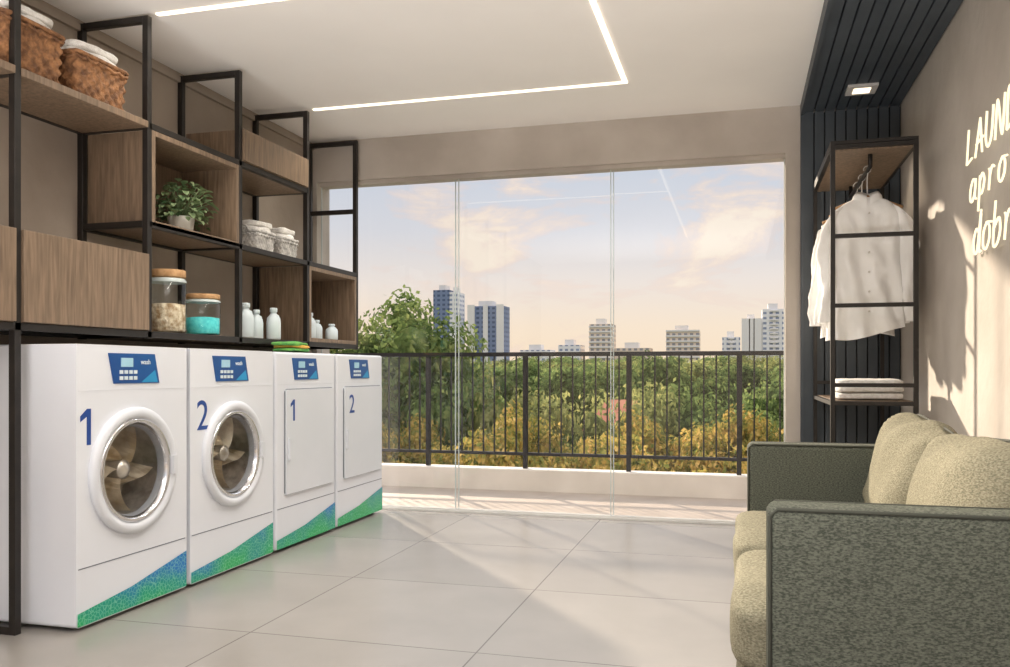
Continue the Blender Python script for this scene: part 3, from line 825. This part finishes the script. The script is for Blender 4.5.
# ------------------------------------------------------------ world
w=bpy.data.worlds.new('World'); scene.world=w; w.use_nodes=True; nt=w.node_tree; nt.nodes.clear()
out=N(nt,'ShaderNodeOutputWorld'); bg=N(nt,'ShaderNodeBackground'); tc=N(nt,'ShaderNodeTexCoord'); sp=N(nt,'ShaderNodeSeparateXYZ')
nt.links.new(tc.outputs['Generated'],sp.inputs[0])
cr=N(nt,'ShaderNodeValToRGB'); e=cr.color_ramp.elements
e[0].position=0; e[0].color=c4(srgb(255,230,200)); e[1].position=1; e[1].color=(1.65,1.8,2.05,1)
for p,c in ((.05,(253,233,210)),(.10,(243,232,224)),(.16,(222,222,228)),(.25,(204,213,228))):
    x=e.new(p); x.color=c4(srgb(*c))
x=e.new(.5); x.color=(1.55,1.65,1.8,1)
nt.links.new(sp.outputs[2],cr.inputs[0])
mp=N(nt,'ShaderNodeMapping'); mp.inputs['Scale'].default_value=(3.2,3.2,9); mp.inputs['Location'].default_value=(2.9,.5,.2)
nt.links.new(tc.outputs['Generated'],mp.inputs[0])
no=N(nt,'ShaderNodeTexNoise'); no.inputs['Scale'].default_value=1.7; no.inputs['Detail'].default_value=12; no.inputs['Roughness'].default_value=.6; no.inputs['Distortion'].default_value=.4
nt.links.new(mp.outputs[0],no.inputs['Vector'])
c2=N(nt,'ShaderNodeValToRGB'); c2.color_ramp.elements[0].position=.49; c2.color_ramp.elements[0].color=(0,0,0,1); c2.color_ramp.elements[1].position=.6; c2.color_ramp.elements[1].color=(.9,.9,.9,1)
nt.links.new(no.outputs[0],c2.inputs[0])
c3=N(nt,'ShaderNodeValToRGB'); c3.color_ramp.elements[0].position=.5; c3.color_ramp.elements[0].color=c4(srgb(240,214,204)); c3.color_ramp.elements[1].position=.64; c3.color_ramp.elements[1].color=c4(srgb(255,240,222))
nt.links.new(no.outputs[0],c3.inputs[0])
mx=N(nt,'ShaderNodeMixRGB'); nt.links.new(c3.outputs[0],mx.inputs[2])
nt.links.new(c2.outputs[0],mx.inputs[0]); nt.links.new(cr.outputs[0],mx.inputs[1])
nt.links.new(mx.outputs[0],bg.inputs[0]); bg.inputs[1].default_value=1.0
nt.links.new(bg.outputs[0],out.inputs[0])

# ------------------------------------------------------------ lights
az=math.radians(39); el=math.radians(18.5)
dv=Vector((math.sin(az)*math.cos(el),-math.cos(az)*math.cos(el),-math.sin(el)))
L=bpy.data.lights.new('sun','SUN'); L.energy=8.5; L.angle=math.radians(1.8); L.color=(1,.84,.66)
o=bpy.data.objects.new('sun',L); o.rotation_euler=dv.to_track_quat('-Z','Y').to_euler(); scene.collection.objects.link(o)
def area(name,loc,rot,sx,sy,p,col=(1,.97,.94),spread=180):
    L=bpy.data.lights.new(name,'AREA'); L.shape='RECTANGLE'; L.size=sx; L.size_y=sy; L.energy=p; L.color=col; L.spread=math.radians(spread)
    o=bpy.data.objects.new(name,L); o.location=loc; o.rotation_euler=rot; scene.collection.objects.link(o); return o
area('ceiling_fill',(-1.0,.2,2.62),(math.radians(15),0,0),2.5,1.2,42,spread=130)  # added fill light below the ceiling, no fixture behind it
area('led_strip_lamp',(-1.6,4.95,2.645),(0,0,0),1.9,.03,18,(1,.94,.84),130)
area('led_strip_lamp',(-1.6,3.43,2.645),(0,0,0),1.9,.03,18,(1,.94,.84),130)
area('led_strip_lamp',(-.638,2.2,2.645),(0,0,0),.03,2.4,18,(1,.94,.84),150)
area('upward_fill',(-1.0,-.2,.25),(math.radians(180-18),0,0),3.0,1.0,125,spread=130)  # unseen fill added near the floor to brighten the ceiling
L=bpy.data.lights.new('downlight_lamp','SPOT'); L.energy=22; L.spot_size=math.radians(80); L.spot_blend=.6; L.color=(1,.85,.65); L.shadow_soft_size=.04
o=bpy.data.objects.new('downlight_lamp',L); o.location=(.665,5.23,CE-.09); scene.collection.objects.link(o)

# ------------------------------------------------------------ camera
cd=bpy.data.cameras.new('camera'); cd.sensor_width=36; cd.lens=858/1010*36; cd.shift_y=36.5/1010; cd.clip_end=5000; cd.clip_start=.05
co=bpy.data.objects.new('camera',cd); co.location=(0,0,1); co.rotation_euler=(math.radians(90),0,math.atan(235/858)); scene.collection.objects.link(co)
scene.camera=co
